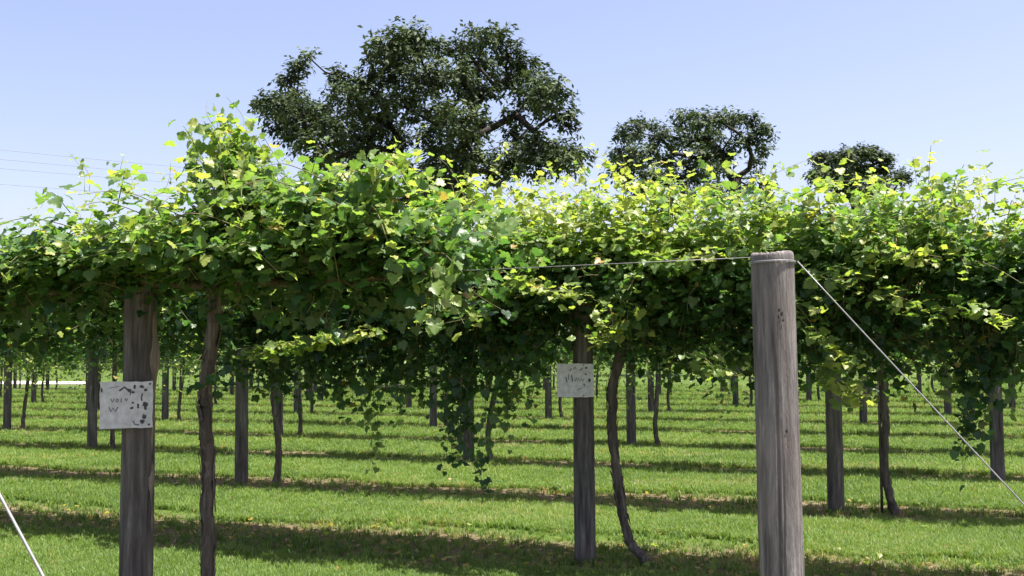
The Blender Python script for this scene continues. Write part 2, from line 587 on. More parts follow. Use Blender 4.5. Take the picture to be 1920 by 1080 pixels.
def loose_bark(pts, r, seed, count):
    rr_ = np.random.default_rng(seed)
    path = smooth_path(pts, 60)
    L = np.concatenate([[0], np.cumsum(np.linalg.norm(np.diff(path, axis=0), axis=1))])
    parts = []
    for _ in range(count):
        ln, s0, a = rr_.uniform(0.06, 0.22), rr_.uniform(0.02, L[-1] - 0.25), rr_.uniform(0, 6.28)
        tw = rr_.normal(0, 0.5)
        lift = rr_.uniform(0.004, 0.016)
        wd = rr_.uniform(0.005, 0.011)
        V_, F_ = [], []
        for i, f in enumerate(np.linspace(0, 1, 7)):
            c = np.array([np.interp(s0 + ln * f, L, path[:, k]) for k in range(3)])
            an = a + tw * f
            o = np.array([math.cos(an), math.sin(an), 0.0])
            tg = np.array([-math.sin(an), math.cos(an), 0.0])
            q = c + o * (r * 1.02 + lift * (abs(f - 0.4) * 1.6) ** 2)
            V_ += [q - tg * wd, q + o * 0.003, q + tg * wd]
            if i:
                b = 3 * i
                F_ += [(b - 3, b - 2, b + 1, b), (b - 2, b - 1, b + 2, b + 1)]
        parts.append((np.array(V_), F_))
    return mesh_of('loose_bark', *join(parts), M_BARK, False)


def cordon_mesh(u0, u1, uc, z, seed):
    rr = np.random.default_rng(seed)
    parts = []
    for e in (u0, u1):
        n = max(8, int(abs(e - uc) * 7))
        x = np.linspace(uc, e, n)
        p = np.stack([x, rr.normal(0, 0.012, n), z - 0.03 + rr.normal(0, 0.012, n)], axis=1)
        parts.append(tube(p, np.linspace(0.026, 0.010, n), 7, True, 0.12, seed, 2.0))
    return mesh_of('cordon', *join(parts), M_BARK, True)


WIRE_Z = 1.875
ORD = ['front', 'second', 'third', 'fourth', 'fifth', 'sixth', 'seventh', 'eighth', 'ninth', 'tenth', 'eleventh', 'twelfth', 'thirteenth', 'fourteenth', 'fifteenth']
NTH = ['first', 'second', 'third', 'fourth', 'fifth', 'sixth', 'seventh', 'eighth', 'ninth', 'tenth', 'eleventh', 'twelfth', 'thirteenth', 'fourteenth']
G_VINE, G_POST = 'grapevines trained along the trellis rows', 'trellis posts of the vineyard'
near_vines = []           # (root, arrays, canopy) whose biggest visible leaves become single objects


def near_vine(label, r, uc, cano, trunk, u0, u1, seed, rtrunk):
    """trunk: list of (u, v, z) relative to the vine's own u"""
    root = thing('grapevine', label, 'grapevine', at(r, uc), -TH, G_VINE)
    link('trunk', trunk_mesh(trunk, rtrunk[0], rtrunk[1], seed), root)
    if r < 3:
        link('loose_bark', loose_bark(trunk, max(rtrunk), seed, 60), root)['kind'] = 'stuff'
    link('cordon', cordon_mesh(u0 - uc, u1 - uc, trunk[-1][0], WIRE_Z, seed), root)
    P, R, sz, c = cano.arrays()
    P = P - np.array([uc, 0, 0])
    for i, (p, q) in enumerate(cano.tubes):
        cano.tubes[i] = (np.asarray(p) - np.array([uc, 0, 0]), q)
    link('shoots', cano.shoots_mesh(), root)['kind'] = 'stuff'
    near_vines.append((root, P, R, sz, c, cano.rng, r, uc))
    return root


# ---- front row: the vine beside the post with the flaking sign
cv = Canopy(11)
top1 = interp([(-7.2, 1.90), (-5.4, 1.90), (-4.9, 1.94), (-4.5, 2.06), (-4.2, 2.20), (-4.05, 2.28), (-3.7, 2.25), (-3.42, 2.28), (-3.1, 2.34), (-2.8, 2.32), (-2.2, 2.32), (-2.0, 2.14), (-1.8, 2.0)])
bot1 = interp([(-7, 1.60), (-4.2, 1.68), (-3.6, 1.76), (-3.1, 1.72), (-2.8, 1.62), (-2.2, 1.62), (-1.8, 1.7)])
wid1 = interp([(-7, 0.6), (-4.5, 0.55), (-2.5, 0.55), (-1.95, 0.40), (-1.7, 0.2)])
cv.mound(-7.0, -2.02, top1, bot1, wid1, 1.86, 330, 0.061, 4, 0.8, 0.036, 0.06)
for k in range(86):          # the tall tuft of upright shoots
    u = cv.rng.normal(-3.08, 0.12)
    h = cv.rng.uniform(2.38, 2.70) - 0.9 * max(0, u + 3.05)
    cv.spray([(u + 0.10, cv.rng.normal(0, 0.1), 1.95), (u, cv.rng.normal(0, 0.12), 2.2), (u - 0.10 - 0.25 * (h - 2.4), cv.rng.normal(-0.05, 0.12), h)], 0.074, 0.30, 0.72, 0.045, (0, -0.5, 0), 0.003, 0.6)
for k in range(26):          # shoots that arch up and over towards the open wire
    u = cv.rng.uniform(-2.9, -2.35)
    cv.spray([(u, cv.rng.normal(0, 0.15), 2.0), (u + 0.12, cv.rng.normal(-0.1, 0.15), 2.24), (u + cv.rng.uniform(0.2, 0.42), cv.rng.normal(-0.15, 0.18), cv.rng.uniform(2.20, 2.44))], 0.078, 0.32, 0.78, 0.045, (0.2, -0.5, 0), 0.003, 0.6)
for k in range(9):           # low shoots at the end of the canopy
    u = cv.rng.uniform(-2.35, -2.1)
    cv.spray([(u, 0.0, 1.86), (u + 0.10, -0.18, 1.93), (u + cv.rng.uniform(0.14, 0.34), -0.30 + cv.rng.normal(0, 0.06), cv.rng.uniform(1.55, 1.85))], 0.08, 0.30, 0.70, 0.05, (0.2, -0.8, 0), 0.003, 0.6)
cv.spray([(-2.2, -0.1, 1.80), (-2.05, -0.28, 1.70), (-1.98, -0.34, 1.62), (-1.80, -0.34, 1.64)], 0.082, 0.34, 0.74, 0.05, (0.1, -0.9, 0), 0.0035, 0.6)
for u, v, z, h, le in ((-4.72, -0.1, 1.96, 0.18, -0.06), (-4.5, 0, 2.04, 0.14, 0.05), (-4.36, -0.1, 2.10, 0.20, -0.10), (-4.24, 0.05, 2.18, 0.14, -0.05), (-4.10, -0.05, 2.35, 0.17, -0.03), (-3.92, 0, 2.36, 0.18, 0.03),
                       (-4.18, 0, 2.35, 0.24, -0.12), (-3.66, 0, 2.32, 0.16, 0.04), (-3.30, -0.05, 2.6, 0.16, -0.07), (-3.36, 0, 2.52, 0.16, -0.10), (-3.22, 0.05, 2.6, 0.20, -0.10), (-2.72, 0, 2.40, 0.12, 0.04), (-2.34, 0, 2.42, 0.1, 0.14)):
    cv.whip(u, v, z, h, le)
cv.spray([(-3.36, -0.05, 1.33), (-3.28, -0.09, 1.38), (-3.2, -0.1, 1.42)], 0.06, 0.1, 0.3, 0.03)
cv.shelves(28, -4.15, -2.2, 0.50, 1.92, 2.26, 0.064)
cv.shelves(12, -5.6, -4.2, 0.46, 1.84, 1.98, 0.064)
cv.underside(44, -6.5, -2.15, -0.1, 0.5, 1.92, interp([(-7, 1.62), (-3.6, 1.70), (-2.8, 1.60), (-2, 1.62)]), 0.066)
tr1 = [(0.0, 0, -0.10), (0.005, 0, 0.42), (-0.005, 0.01, 0.8), (-0.012, 0, 1.15), (-0.02, 0, 1.35), (0.02, 0.0, 1.6), (0.03, 0, WIRE_Z - 0.02)]
near_vine('front-row grapevine with a tall tuft of pale shoots and a shaggy trunk', 1, -3.37, cv, tr1, -6.9, -2.05, 3, (0.030, 0.032))

# ---- second row: the wide vine behind the big end post
cv = Canopy(22)
top2 = interp([(-6.2, 2.5), (-5.0, 2.55), (-4.4, 2.66), (-3.3, 2.94), (-2.4, 2.92), (-1.6, 2.86), (-1.2, 2.84), (-0.95, 2.84), (-0.68, 2.68), (-0.45, 2.66), (-0.15, 2.78), (0.2, 2.58), (0.42, 2.50), (1.6, 2.5)])
bot2 = interp([(-6, 1.16), (-3.15, 1.12), (-2.95, 1.36), (-2.4, 1.46), (-1.9, 1.30), (-1.2, 1.22), (0, 1.28), (1.5, 1.26)])
wid2 = interp([(-6, 0.68), (-3, 0.72), (1.5, 0.72)])
cv.mound(-5.75, 1.5, top2, bot2, wid2, 1.84, 380, 0.064, 17, 0.8, 0.038, 0.30)


def hang(c, r, pxs, v=-0.35, size=0.07, tint0=0.12, tint1=0.35, step=0.032, spread=0.05):
    pts = []
    for i, (x, y) in enumerate(pxs):
        u, z = on_row(r, x, y)
        pts.append((u, v * min(1, 0.4 + 0.3 * i), z))
    c.spray(pts, size, tint0, tint1, step, (0, -0.9, 0), 0.003, 0.55, spread, 0.4)


for pl, a0, a1 in (([(860, 640), (872, 740), (884, 830), (900, 880)], 0.05, 0.2), ([(880, 650), (890, 760), (912, 850), (938, 890), (935, 920)], 0.05, 0.25), ([(890, 640), (885, 740), (880, 860)], 0.0, 0.15),
                   ([(925, 640), (935, 740), (935, 850)], 0.1, 0.3), ([(840, 660), (850, 740), (868, 800)], 0.05, 0.2), ([(720, 690), (735, 770), (742, 860)], 0.45, 0.85),
                   ([(690, 690), (700, 750), (720, 800)], 0.2, 0.4), ([(960, 640), (985, 700), (975, 790), (965, 830)], 0.2, 0.5), ([(990, 650), (1010, 720), (1000, 790)], 0.25, 0.55), ([(930, 630), (950, 690), (1000, 760)], 0.25, 0.55),
                   ([(640, 690), (655, 740), (690, 770)], 0.15, 0.35), ([(760, 690), (780, 740), (775, 790)], 0.3, 0.6),
                   ([(1190, 540), (1200, 600), (1180, 640), (1170, 650)], 0.55, 0.8), ([(1210, 540), (1195, 590), (1195, 635)], 0.5, 0.75), ([(1010, 520), (985, 545), (975, 560)], 0.5, 0.8), ([(1100, 520), (1040, 520), (985, 540)], 0.45, 0.7),
                   ([(1380, 650), (1370, 700), (1360, 720)], 0.35, 0.6), ([(1520, 640), (1540, 700), (1570, 730), (1640, 752)], 0.5, 0.78), ([(1560, 640), (1565, 690), (1590, 735)], 0.45, 0.75),
                   ([(1830, 640), (1840, 720), (1820, 790), (1800, 840)], 0.02, 0.18), ([(1850, 650), (1850, 740), (1835, 830)], 0.02, 0.2), ([(1790, 650), (1770, 700), (1765, 760)], 0.4, 0.65), ([(1810, 690), (1815, 780), (1800, 880)], 0.1, 0.35),
                   ([(1900, 650), (1890, 720), (1895, 770)], 0.3, 0.5), ([(1720, 480), (1700, 560), (1690, 580)], 0.4, 0.7), ([(1640, 460), (1700, 470), (1760, 490)], 0.5, 0.8), ([(1560, 500), (1600, 520), (1650, 560)], 0.4, 0.65)):
    for rep in range(2):
        hang(cv, 2, [(x + cv.rng.normal(0, 7), y + cv.rng.normal(0, 5)) for x, y in pl], -0.45 if pl[0][1] < 600 else -0.25, 0.072, a0, a1)
for pl in ([(540, 672), (620, 655), (700, 640), (790, 628)], [(560, 660), (640, 640), (720, 630)], [(640, 650), (720, 628), (800, 615)], [(980, 560), (1030, 540), (1100, 545), (1160, 560)], [(970, 545), (1010, 530), (1080, 520)],
           [(1180, 560), (1200, 600), (1185, 640)], [(1210, 560), (1195, 610), (1170, 645)], [(1640, 470), (1700, 480), (1770, 490)], [(1540, 505), (1580, 520), (1620, 530)], [(1650, 555), (1690, 560), (1740, 575)], [(1770, 580), (1830, 590), (1890, 600)],
           [(880, 560), (930, 570), (960, 590)], [(1500, 560), (1560, 640), (1620, 690)], [(1250, 470), (1320, 480), (1390, 475)], [(1330, 660), (1380, 690), (1400, 700)], [(1560, 700), (1600, 735), (1650, 752)]):
    for rep_ in range(3):
        c_ = [on_row(2, x + cv.rng.normal(0, 8), y + cv.rng.normal(0, 6)) for x, y in pl]
        cv.spray([(u_, -0.55 - 0.12 * i_ + cv.rng.normal(0, 0.05), z_ - 0.10 * (z_ - 1.5)) for i_, (u_, z_) in enumerate(c_)], 0.070, 0.55, 0.86, 0.032, (0, -0.35, 0), 0.003, 0.65, 0.025, 0.9)
for u in (-3.0, -2.75, -2.3, -1.85, -1.45, -1.05, -0.95, -0.55, -0.35, -0.15, 0.1, 0.3, -3.3, -3.6):
    cv.whip(u, cv.rng.normal(0, 0.2), top2(u) - 0.18, cv.rng.uniform(0.1, 0.20), cv.rng.normal(0, 0.12), 0.05)
cv.shelves(95, -5.4, 1.2, 0.62, 1.76, 2.50, 0.066)
cv.underside(62, -5.6, 1.4, -0.25, 0.6, 1.80, interp([(-6, 1.16), (-3.15, 1.12), (-2.95, 1.40), (-2.5, 1.50), (-2.2, 1.48), (-1.8, 1.28), (-1.2, 1.22), (0, 1.26), (1.5, 1.26)]), 0.068)
tr2 = [(u - (-1.95), 0, z) for u, z in ((-1.95, -0.05), (-2.0, 0.06), (-2.10, 0.17), (-2.17, 0.5), (-2.21, 0.85), (-2.215, 1.1), (-2.21, 1.27), (-2.14, 1.5), (-2.10, 1.7), (-2.08, WIRE_Z - 0.02))]
near_vine('broad grapevine in the second row with a bowed trunk and long hanging shoots', 2, -1.95, cv, tr2, -5.4, 1.35, 5, (0.030, 0.036))

# ---- second row, next vine towards the left
cv = Canopy(33)
cv.mound(-12.0, -5.6, lambda u: 2.29 + 0.05 * wob(u, 0, 2), lambda u: 1.42, lambda u: 0.66, 1.84, 220, 0.074, 27, 0.6, 0.048, 0.18)
for k in range(14):
    cv.whip(cv.rng.uniform(-11, -5.7), cv.rng.normal(0, 0.2), 2.18, cv.rng.uniform(0.1, 0.2), cv.rng.normal(0, 0.1), 0.05)
cv.shelves(60, -11, -5.8, 0.6, 1.68, 2.3, 0.07)
cv.underside(26, -11, -5.7, -0.2, 0.5, 1.80, lambda u: 1.48, 0.074)
near_vine('grapevine in the second row at the far left, behind the front vine', 2, -8.55, cv, [(0, 0, -0.05), (0.03, 0, 0.6), (-0.02, 0, 1.2), (0.0, 0, WIRE_Z - 0.02)], -11.8, -5.7, 6, (0.030, 0.034))

# ---- third row: three vines
for uc, seed, lab, trk in ((-7.25, 44, 'grapevine in the third row, its thin wavy trunk right of the pale post', [(510, 690), (514, 760), (522, 830), (519, 905)]),
                           (-0.62, 55, 'grapevine in the third row with a kinked trunk and a thin stake', [(1656, 690), (1660, 780), (1660, 890), (1682, 962)]),
                           (5.9, 66, None, None), (-13.9, 77, None, None)):
    if lab is None:
        continue
    cv = Canopy(seed)
    cv.mound(uc - 3.5, uc + 3.3, lambda u: 2.45 + 0.08 * wob(u, 1, seed), lambda u: 1.36 + 0.06 * wob(u * 2, 1, seed), lambda u: 0.60, 1.84, 185, 0.080, seed, 0.6, 0.052, 0.15)
    for k in range(18):
        u = uc + cv.rng.uniform(-3.2, 3.2)
        v = cv.rng.uniform(-0.7, 0.1)
        z1 = cv.rng.uniform(0.85, 1.25)
        cv.spray([(u, v * 0.6, 1.55), (u + cv.rng.normal(0, 0.06), v, (z1 + 1.5) / 2), (u + cv.rng.normal(0, 0.1), v, z1)], 0.066, 0.3, 0.72, 0.036, (0, -0.8, 0), 0.003, 0.5, 0.045)
    cv.shelves(60, uc - 3.3, uc + 3.2, 0.58, 1.62, 2.2, 0.074)
    pts = [(on_row(3, x, y)[0] - uc, 0, on_row(3, x, y)[1]) for x, y in trk][::-1]
    pts = [(pts[0][0], 0, -0.05)] + pts[1:] + [(pts[-1][0] - 0.03, 0, WIRE_Z - 0.02)]
    near_vine(lab, 3, uc, cv, pts, uc - 3.4, uc + 3.2, seed, (0.036, 0.034))


# the largest leaves in view become single objects, the rest stay one mass per vine
allP, allS, own, loc = [], [], [], []
for k, (root, P, R, sz, c, rng, r, uc) in enumerate(near_vines):
    W = at(r, uc) + np.outer(P[:, 0], U) + np.outer(P[:, 1], N) + np.outer(P[:, 2], [0, 0, 1])
    allP.append(W); allS.append(sz); own.append(np.full(len(P), k)); loc.append(np.arange(len(P)))
allP, allS, own, loc = map(np.concatenate, (allP, allS, own, loc))
px, py, dz = project(allP)
inside = (px > 0) & (px < 1920) & (py > 0) & (py < 1080) & (dz > 0.5)
scr = allS * FPX / np.maximum(dz, 0.5)
cell = 7
zb = np.zeros((1080 // cell + 3, 1920 // cell + 3), np.int32)
vis = np.zeros(len(allP), bool)
for i in np.argsort(dz):
    if not inside[i]:
        continue
    a, b = int(py[i]) // cell + 1, int(px[i]) // cell + 1
    if zb[a, b] <= 2:
        vis[i] = True
    zb[a - 1:a + 2, b - 1:b + 2] += 1 if scr[i] > 15 else 0
    zb[a, b] += 1
for k, (root, P, R, sz, c, rng, r, uc) in enumerate(near_vines):
    s = np.where(vis & (own == k) & (scr >= 10))[0]
    s = s[np.argsort(-scr[s])][:300]
    keep = np.ones(len(P), bool)
    keep[loc[s]] = False
    for j in loc[s]:
        o = bpy.data.objects.new('leaf', LEAF_MESH[int(rng.integers(0, 4))])
        COL.objects.link(o)
        o.parent = root
        mtx = np.eye(4)
        mtx[:3, :3] = R[j] * sz[j]
        mtx[:3, 3] = P[j]
        o.matrix_basis = Matrix(mtx.tolist())
        o['tint'] = float(c[j])
    f = link('foliage', bake_leaves('foliage', P[keep], R[keep], sz[keep], c[keep], TPL_HI if r < 3 else TPL_LO, M_LEAF, rng), root)
    f['kind'] = 'stuff'

# ---- the rows behind: four builds of a vine, copied post by post
protos = []
for q in range(4):
    cv = Canopy(100 + q)
    cv.mound(-3.35, 3.35, lambda u: 2.42 + 0.10 * wob(u * 1.3, q, 5 + q), lambda u: 1.36 + 0.08 * wob(u * 2, q, 9 + q), lambda u: 0.54, 1.84, 140, 0.088, 31 + 7 * q, 0.5, 0.055)
    for k in range(58):
        u, v, z1 = cv.rng.uniform(-3.2, 3.2), cv.rng.uniform(-0.6, 0.6), cv.rng.uniform(0.92, 1.35)
        cv.spray([(u, v * 0.6, 1.55), (u, v, (z1 + 1.5) / 2), (u + cv.rng.normal(0, 0.1), v, z1)], 0.075, 0.50, 0.84, 0.045, (0, math.copysign(0.8, v), 0), 0.003, 0.5, 0.05)
    cv.shelves(90, -3.3, 3.3, 0.5, 1.6, 2.2, 0.08, True)
    P, R, sz, c = cv.arrays()
    fol = bake_leaves('foliage', P, R, sz, c, TPL_LO, M_LEAF, cv.rng)
    rr = np.random.default_rng(q)
    a, b = rr.normal(0, 0.05, 2)
    trk = trunk_mesh([(0, 0, -0.05), (0.02 + a, b, 0.35), (a * 0.5, b, 0.8), (-a, 0, 1.3), (0, 0, WIRE_Z - 0.02)], 0.036, 0.032, 60 + q, 20)
    protos.append((fol, trk, cordon_mesh(-3.3, 3.3, 0, WIRE_Z, 70 + q)))


# ------------------------------------------------------------------ posts
def post_mesh(R, H, seed, sides=28, rings=40, lean=0.0, checks=9, taper=0.93, mat=None):
    rr = np.random.default_rng(seed)
    ang = np.linspace(0, 2 * math.pi, sides, endpoint=False)
    z = np.concatenate([np.linspace(-0.3, H - 0.012, rings), [H - 0.004, H]])
    V = []
    ck = [(rr.uniform(0, 6.28), rr.uniform(0.0, H), rr.uniform(0.25, 1.0), rr.uniform(0.015, 0.05), rr.uniform(0.03, 0.07) if sides > 100 else rr.uniform(0.06, 0.12)) for _ in range(checks)]
    ph = rr.uniform(0, 6, 4)
    for i, zz in enumerate(z):
        rad = R * (1 - (1 - taper) * max(0, zz) / H) * (1 + 0.018 * np.sin(ang * 2 + ph[0] + zz * 1.3) + 0.012 * np.sin(ang * 3 + ph[1] - zz * 2.1) + 0.010 * math.sin(zz * 5 + ph[2]))
        for a0, zc, hl, dep, wd in ck:
            da = (ang - a0 - 0.12 * math.sin(zz * 3 + a0) + math.pi) % (2 * math.pi) - math.pi
            rad = rad * (1 - dep * 1.6 * np.exp(-(da / wd) ** 2) * max(0, 1 - ((zz - zc) / hl) ** 2))
        rad = rad * (1 + rr.normal(0, 0.004, sides))
        ins = 1.0
        zt = np.full(sides, zz)
        if i >= rings:
            ins = 0.97 if i == rings else 0.90
            zt = zz + 0.004 * np.sin(ang * 2 + ph[3]) + rr.normal(0, 0.0015, sides)
        V.append(np.stack([np.cos(ang) * rad * ins + lean * zz, np.sin(ang) * rad * ins, zt], axis=1))
    n = len(z)
    V = np.concatenate(V)
    F = [(i * sides + j, i * sides + (j + 1) % sides, (i + 1) * sides + (j + 1) % sides, (i + 1) * sides + j) for i in range(n - 1) for j in range(sides)]
    V = np.vstack([V, [(lean * H, 0, H - 0.002)]])
    for j in range(sides):
        F.append(((n - 1) * sides + j, (n - 1) * sides + (j + 1) % sides, len(V) - 1))
    return mesh_of('post', V, F, mat or M_POST_SHADED, True)


def post(label, r, u, me):
    o = link('trellis_post', me, None, at(r, u), -TH)
    return tag(o, label, 'post', G_POST)


end_post = post('thick grey end post in front with a guy wire at its top', 1, -0.62, post_mesh(0.0875, 1.885, 1, 144, 120, -0.006, 34, 0.95, M_POST_LIT))
for a, z, rx, rz_ in ((-1.20, 1.655, 0.004, 0.007), (-1.08, 1.640, 0.005, 0.009), (-1.03, 1.615, 0.004, 0.006), (-1.24, 1.628, 0.003, 0.008), (-1.02, 1.185, 0.005, 0.008)):
    kv = [(math.cos(a) * 0.0872, math.sin(a) * 0.0872, z)]
    for k in range(8):
        b = a + math.cos(k * math.pi / 4) * rx / 0.086
        kv.append((math.cos(b) * 0.0862 - 0.006 * z, math.sin(b) * 0.0862, z + math.sin(k * math.pi / 4) * rz_))
    kv[0] = (kv[0][0] - 0.006 * z, kv[0][1], z)
    link('knot', mesh_of('knot', kv, [(0, 1 + k, 1 + (k + 1) % 8) for k in range(8)], M_TRUNK, True), end_post)
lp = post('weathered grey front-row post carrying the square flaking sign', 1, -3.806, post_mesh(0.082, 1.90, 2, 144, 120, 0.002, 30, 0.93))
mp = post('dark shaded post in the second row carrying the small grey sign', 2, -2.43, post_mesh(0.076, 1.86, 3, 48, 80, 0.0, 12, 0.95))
post('pale end post of the nearest row at the left, holding a guy wire', 0, -1.87, post_mesh(0.085, 1.88, 4, 40, 60))

# the split strip of paler wood on the right of the sign post
rr = np.random.default_rng(8)
sv, sf = [], []
nseg, ns = 26, 7
for i in range(nseg):
    z = 0.62 + 1.10 * i / (nseg - 1)
    bulge = 0.010 + 0.016 * math.exp(-((z - 1.50) / 0.10) ** 2) + 0.004 * math.sin(z * 23)
    half = 0.10 + 0.30 * math.exp(-((z - 1.47) / 0.16) ** 2) + 0.05 * math.sin(z * 17)
    for j in range(ns):
        a = 0.22 + 0.10 * math.sin(z * 5.2) + (half + 0.10 * math.sin(z * 31 + j)) * (j / (ns - 1) * 2 - 1)
        e = 0.0 if j in (0, ns - 1) else 1.0
        rad = 0.0775 + e * bulge + rr.normal(0, 0.0012)
        sv.append((math.cos(a) * rad, math.sin(a) * rad, z))
for i in range(nseg - 1):
    for j in range(ns - 1):
        sf.append((i * ns + j, i * ns + j + 1, (i + 1) * ns + j + 1, (i + 1) * ns + j))
link('split_strip', mesh_of('split_strip', sv, sf, M_RAW, True), lp)

PM = [post_mesh(0.078, 1.86, 20 + k, 20, 24) for k in range(4)]


def offset(r):
    return -2.4425 + 1.49 * (r - 2)


def in_view(p, m=220):
    x, y, d = project(np.asarray(p))
    return d > 0.5 and -m < x < 1920 + m


ROWS = 12
rr = np.random.default_rng(5)
for r in range(1, ROWS + 1):
    us = [offset(r) + PS * k for k in range(-14, 12)]
    ps = [u for u in us if in_view(at(r, u, 1.0), 60)]
    rank = {u: i for i, u in enumerate([u for u in ps if in_view(at(r, u, 1.0), 0)])}
    if r >= 3:
        for u in ps:
            uu = u + rr.normal(0, 0.05)
            place = f'{NTH[rank[u]]} from the left edge' if u in rank else ('just past the left edge' if project(at(r, u, 1.0))[0] < 960 else 'just past the right edge')
            if r == 3 and u in rank:
                lab = ('pale grey post in the third row left of a thin wavy trunk', 'dark post in the third row just right of the thick end post', 'post in the third row, third from the left edge')[rank[u]]
                uu = (-7.6, -0.985, u)[rank[u]]
            else:
                lab = f'slim grey trellis post in the {ORD[r - 1]} row back, {place}'
            post(lab, r, uu, PM[(r * 3 + int(u * 7)) % 4])
    vs_ = [u for u in us if in_view(at(r, u + 0.4, 1.7), int(7200 / (B0 + BR * r)) + 60)]
    vrank = 0
    for u in vs_:
        uc = u + 0.38 + rr.normal(0, 0.05)
        if (r == 1 and abs(u + 3.9) < 1) or (r == 1 and u > -3) or (r == 2 and (abs(u + 2.44) < 1 or abs(u + 9.04) < 1)) or (r == 3 and (abs(u + 7.55) < 1 or abs(u + 0.95) < 1)):
            vrank += 1
            continue
        q = int(rr.integers(0, 4))
        fol, trk, crd = protos[q]
        root = thing('grapevine', f'leafy grapevine in the {ORD[r - 1]} row back, {NTH[vrank]} from the left', 'grapevine', at(r, uc), -TH + (math.pi if rr.random() < 0.5 else 0), G_VINE)
        vrank += 1
        link('trunk', trk, root)
        link('cordon', crd, root)
        link('foliage', fol, root)['kind'] = 'stuff'
        root.scale = (1, 1, 1 + rr.normal(0, 0.012))

# stake beside the kinked trunk
su = on_row(3, 1654, 960)[0]
tag(link('training_stake', mesh_of('training_stake', *tube(np.array([(0, 0, -0.1), (0, 0, 0.6), (0.002, 0, 1.45)]), 0.013, 7), M_BARK, True), None, at(3, su)),
    'thin dark upright stake beside the kinked trunk in the third row', 'stake')


# ------------------------------------------------------------------ wires
def wire_thing(name, label, cat, A, B, r, wrap_at=None, wrap_r=0.09, sag=0.0, n=14, mat=None):
    A, B = np.array(A), np.array(B)
    root = thing(name, label, cat, tuple(B))
    k = np.linspace(0, 1, n)[:, None]
    p = A + (B - A) * k - np.array([0, 0, 1.0]) * sag * 4 * k * (1 - k) - B
    link('strand', mesh_of('strand', *tube(p, r, 7), mat or M_WIRE, True), root)
    if wrap_at is not None:
        c = np.array(wrap_at) - B
        th = np.linspace(0, 4 * math.pi, 50)
        q = np.stack([c[0] + np.cos(th) * wrap_r, c[1] + np.sin(th) * wrap_r, c[2] + th * 0.0007], axis=1)
        link('wrap', mesh_of('wrap', *tube(q, r * 0.9, 5), mat or M_WIRE, True), root)
    return root


gA = at(1, -0.535, 1.849)
wire_thing('guy_wire', 'taut guy wire running from the thick end post down to the right', 'wire', gA, at(1, 1.07, -0.03), 0.0029, at(1, -0.63, 1.842), 0.087, 0.004)
gB = at(0, -1.80, 1.75)
wire_thing('guy_wire', 'short length of guy wire crossing the bottom left corner', 'wire', gB, at(0, -0.43, -0.02), 0.0026, at(0, -1.87, 1.75), 0.087)
wire_thing('trellis_wire', 'thin bare trellis wire from the front vine to the thick end post', 'wire', at(1, -0.71, 1.872), at(1, -7.4, WIRE_Z), 0.0015, None, 0, 0.012)
wire_thing('trellis_wire', 'trellis wire carried through the second row of vines', 'wire', at(2, 2.2, WIRE_Z), at(2, -12.0, WIRE_Z), 0.0032)
wire_thing('trellis_wire', 'trellis wire carried through the third row of vines', 'wire', at(3, 4.2, WIRE_Z), at(3, -12.0, WIRE_Z), 0.0032)


# ------------------------------------------------------------------ signs
def stroke(pts, wd, y):
    pts = np.asarray(pts, float)
    V, F = [], []
    for i, p in enumerate(pts):
        d = pts[min(i + 1, len(pts) - 1)] - pts[max(i - 1, 0)]
        d = d / (np.linalg.norm(d) + 1e-9)
        nn = np.array([-d[1], d[0]]) * wd / 2
        V += [(p[0] + nn[0], y, p[1] + nn[1]), (p[0] - nn[0], y, p[1] - nn[1])]
    for i in range(len(pts) - 1):
        F.append((2 * i, 2 * i + 1, 2 * i + 3, 2 * i + 2))
    return np.array(V), F


def blob(cx, cz, rx, rz, y, rng, n=11):
    V = [(cx, y, cz)]
    for k in range(n):
        a = 2 * math.pi * k / n
        s = rng.uniform(0.65, 1.2)
        V.append((cx + math.cos(a) * rx * s, y, cz + math.sin(a) * rz * s))
    return np.array(V), [(0, 1 + (k + 1) % n, 1 + k) for k in range(n)]


def sign(label, loc, rz, W, H, fade, ink, blobs, nails, seed):
    """drawn in board units: x 0..1 left to right, y 0..1 top to bottom"""
    rng = np.random.default_rng(seed)
    root = thing('sign_board', label, 'sign', loc, rz)
    n = 9
    e = []
    for k in range(n):
        e.append((k / n, 0))
    for k in range(n):
        e.append((1, k / n))
    for k in range(n):
        e.append((1 - k / n, 1))
    for k in range(n):
        e.append((0, 1 - k / n))
    e = np.array(e) + rng.normal(0, 0.006, (4 * n, 2))
    m = len(e)
    fr_ = [((x - 0.5) * W, -0.004, (0.5 - y) * H) for x, y in e]
    bk = [(x, 0.004, z) for x, _, z in fr_]
    F = [tuple(range(m))[::-1], tuple(range(m, 2 * m))] + [(k, (k + 1) % m, m + (k + 1) % m, m + k) for k in range(m)]
    link('board', mesh_of('board', fr_ + bk, F, M_BOARD), root)
    c = lambda L: [((x - 0.5) * W, (0.5 - y) * H) for x, y in L]
    if fade:
        link('faded_writing', mesh_of('faded_writing', *join([stroke(c(p), wd * W, -0.0052) for p, wd in fade]), M_FADE), root)
    if ink:
        link('writing', mesh_of('writing', *join([stroke(c(p), wd * W, -0.0056) for p, wd in ink]), M_INK), root)
    if blobs:
        for q in [blob((x - 0.5) * W, (0.5 - y) * H, a * W * 1.02, b * H * 1.02, -0.0064, rng) for x, y, a, b in blobs]:
            link('dark_patch', mesh_of('dark_patch', *q, M_INK), root)
    for x, y in nails:
        q = tube(np.array([((x - 0.5) * W, -0.003, (0.5 - y) * H), ((x - 0.5) * W, -0.009, (0.5 - y) * H)]), 0.005, 8)
        link('nail', mesh_of('nail', *q, M_NAIL), root)
    return root


def on_post(r, u, z, front, left):
    P = at(r, u, 0.0)
    c = -P / np.linalg.norm(P)
    return P + c * front + np.array([c[1], -c[0], 0]) * left + np.array([0, 0, z]), math.atan2(c[0], -c[1])


